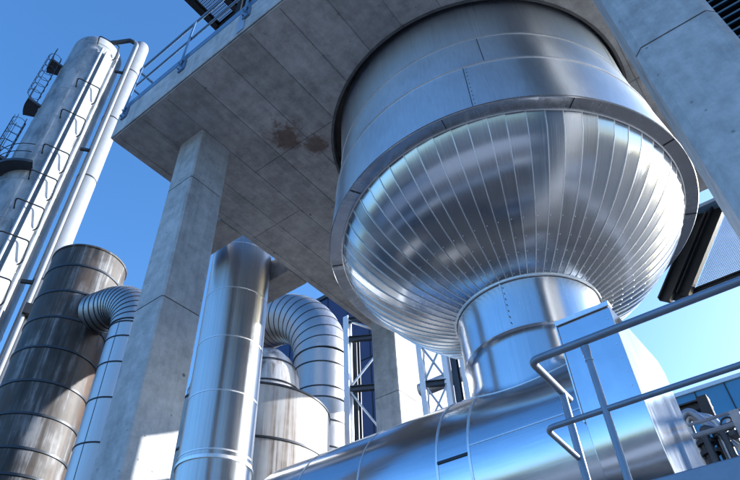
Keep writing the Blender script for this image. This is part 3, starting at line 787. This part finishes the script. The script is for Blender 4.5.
# ------------------------------------------------------------------ pipework by the teal building
pf = thing('pipe_manifold', 'dark steel frame with bent pipes in front of the teal building', 'pipework', (-.2,2.0,GZ))
p = MB(); p.ibeam((-.185,2.0,GZ),(-.185,2.0,.885),.03,.03,.005,(0,1,0)); p.ibeam((-.30,2.02,.872),(-.17,2.02,.872),.03,.03,.005); p.ibeam((-.27,2.03,GZ),(-.27,2.03,.86),.02,.02,.004,(0,1,0)); p.build('frame', M['black'], pf)
p = MB(); p.tube(fillet([(-.25,1.97,GZ),(-.25,1.97,.835),(-.175,1.97,.80),(-.175,1.97,.70),(-.16,1.95,GZ)],.03,8), .014, 12); p.build('bent_pipe', M['galvsteel'], pf)
p = MB(); p.tube(fillet([(-.30,1.95,.78),(-.23,1.95,.845),(-.19,1.95,.77),(-.15,1.95,.70)],.03,8), .011, 12); p.build('bent_pipe', M['galv'], pf)
p = MB(); p.tube([(-.22,1.96,.60),(-.22,1.96,.76)], .017, 12); p.tube([(-.22,1.96,.70),(-.22,1.96,.712)], .027, 14); p.tube([(-.22,1.96,.73),(-.22,1.96,.742)], .027, 14); p.build('valve', M['black'], pf)
p = MB(); p.tube(fillet([(-.215,1.94,GZ),(-.215,1.94,.775),(-.165,1.94,.745),(-.165,1.94,.66),(-.10,1.94,.655),(.2,1.94,.655)],.02,8), .010, 12); p.build('bent_pipe', M['darksteel'], pf)
p = MB(); p.tube(fillet([(-.145,1.99,GZ),(-.145,1.99,.80),(-.06,1.99,.79),(.2,1.99,.79)],.025,8), .009, 12); p.build('bent_pipe', M['galvsteel'], pf)
for x, z in ((-.215,.70),(-.145,.73),(-.175,.74)):
    p = MB(); p.tube([(x,1.958,z),(x,1.958,z+.012)], .022, 14); p.build('pipe_flange', M['darksteel'], pf)
p = MB(); p.tube([(-.145+.018*math.cos(2*PI*i/20),1.955,.77+.018*math.sin(2*PI*i/20)) for i in range(20)], .003, 8, closed=True); p.bar((-.163,1.955,.77),(-.127,1.955,.77),.004,.004); p.build('hand_wheel', M['black'], pf)
rr = thing('far_railing', 'grey two-rail guard railing on posts beyond the duct at the right edge', 'railing', (0,1.5,.5))
p = MB(); p.tube([(-.19,1.5,.612),(.8,1.5,.612)], mm(30), 8); p.build('top_rail', M['galv'], rr)
p = MB(); p.tube([(-.19,1.5,.585),(.8,1.5,.585)], mm(45), 8); p.build('mid_rail', M['galv'], rr)
for x in (-.09,.1,.3,.5,.7):
    p = MB(); p.bar((x,1.5,GZ),(x,1.5,.612),.02,.02,(0,1,0)); p.build('post', M['galv'], rr)
pg = thing('pump_unit', 'dark pump unit with round flanges at the right edge below the teal building', 'pump', (-.07,2.0,GZ))
p = MB(); p.tube([(-.085,1.95,.76),(-.03,1.95,.76)], .035, 18); p.tube([(-.09,1.95,.76),(-.083,1.95,.76)], .05, 18); p.build('motor', M['black'], pg)
p = MB(); p.tube(fillet([(-.11,1.96,.60),(-.11,1.96,.72),(-.06,1.96,.70),(.02,1.96,.70)],.03), .018, 12); p.build('suction_pipe', M['darksteel'], pg)
p = MB(); p.box(-.10,.0,1.93,2.0,GZ,.70); p.build('pedestal', M['galv'], pg)

# ------------------------------------------------------------------ light
SUN_AZ, SUN_EL = math.radians(39), math.radians(17)      # clockwise from +Y
w = bpy.data.worlds.new('World'); sc.world = w; w.use_nodes = True
nt = w.node_tree; bg = nt.nodes['Background']
sky = nt.nodes.new('ShaderNodeTexSky'); sky.sky_type = 'NISHITA'; sky.sun_disc = False
sky.sun_elevation = SUN_EL; sky.sun_rotation = SUN_AZ
sky.air_density = 1.0; sky.dust_density = 2.0; sky.ozone_density = 4.0
hs = nt.nodes.new('ShaderNodeHueSaturation'); hs.inputs['Saturation'].default_value = 1.14
nt.links.new(sky.outputs['Color'], hs.inputs['Color']); ml = nt.nodes.new('ShaderNodeMix'); ml.data_type = 'RGBA'; ml.blend_type = 'MULTIPLY'; ml.inputs['Factor'].default_value = 1
ml.inputs[7].default_value = (.92, 1.0, 1.06, 1)
nt.links.new(hs.outputs['Color'], ml.inputs[6]); nt.links.new(ml.outputs[2], bg.inputs['Color']); bg.inputs['Strength'].default_value = .15
sd = bpy.data.lights.new('sun', 'SUN'); sd.energy = 4.8; sd.angle = math.radians(.53); sd.color = (1,.98,.955)
so = bpy.data.objects.new('sun', sd); COL.objects.link(so)
dv = Vector((math.sin(SUN_AZ)*math.cos(SUN_EL), math.cos(SUN_AZ)*math.cos(SUN_EL), math.sin(SUN_EL)))
so.rotation_euler = dv.to_track_quat('Z', 'Y').to_euler(); so.location = (0,0,60)

# ------------------------------------------------------------------ camera
def cam_rot(e, r, a):
    fh = Vector((-math.sin(a), math.cos(a), 0)); rt = Vector((math.cos(a), math.sin(a), 0)); up = Vector((0,0,1))
    fw = fh*math.cos(e)+up*math.sin(e); u = -fh*math.sin(e)+up*math.cos(e)
    x = rt*math.cos(r)+u*math.sin(r); y = -rt*math.sin(r)+u*math.cos(r)
    return Matrix((x, y, -fw)).transposed()
cd = bpy.data.cameras.new('camera'); cam = bpy.data.objects.new('camera', cd); COL.objects.link(cam)
cd.sensor_fit = 'HORIZONTAL'; cd.sensor_width = 36; cd.lens = 36*612/740; cd.clip_start = .05; cd.clip_end = 6000
cam.matrix_world = Matrix.Translation((0,0,EYE)) @ cam_rot(.748,-.0545,.609).to_4x4()
sc.camera = cam
sc.view_settings.view_transform = 'Standard'; sc.view_settings.look = 'None'; sc.view_settings.gamma = 1
sc.view_settings.use_curve_mapping = False; sc.view_settings.exposure = 1.45
sc.cycles.max_bounces = 10; sc.cycles.glossy_bounces = 6; sc.cycles.sample_clamp_indirect = 8
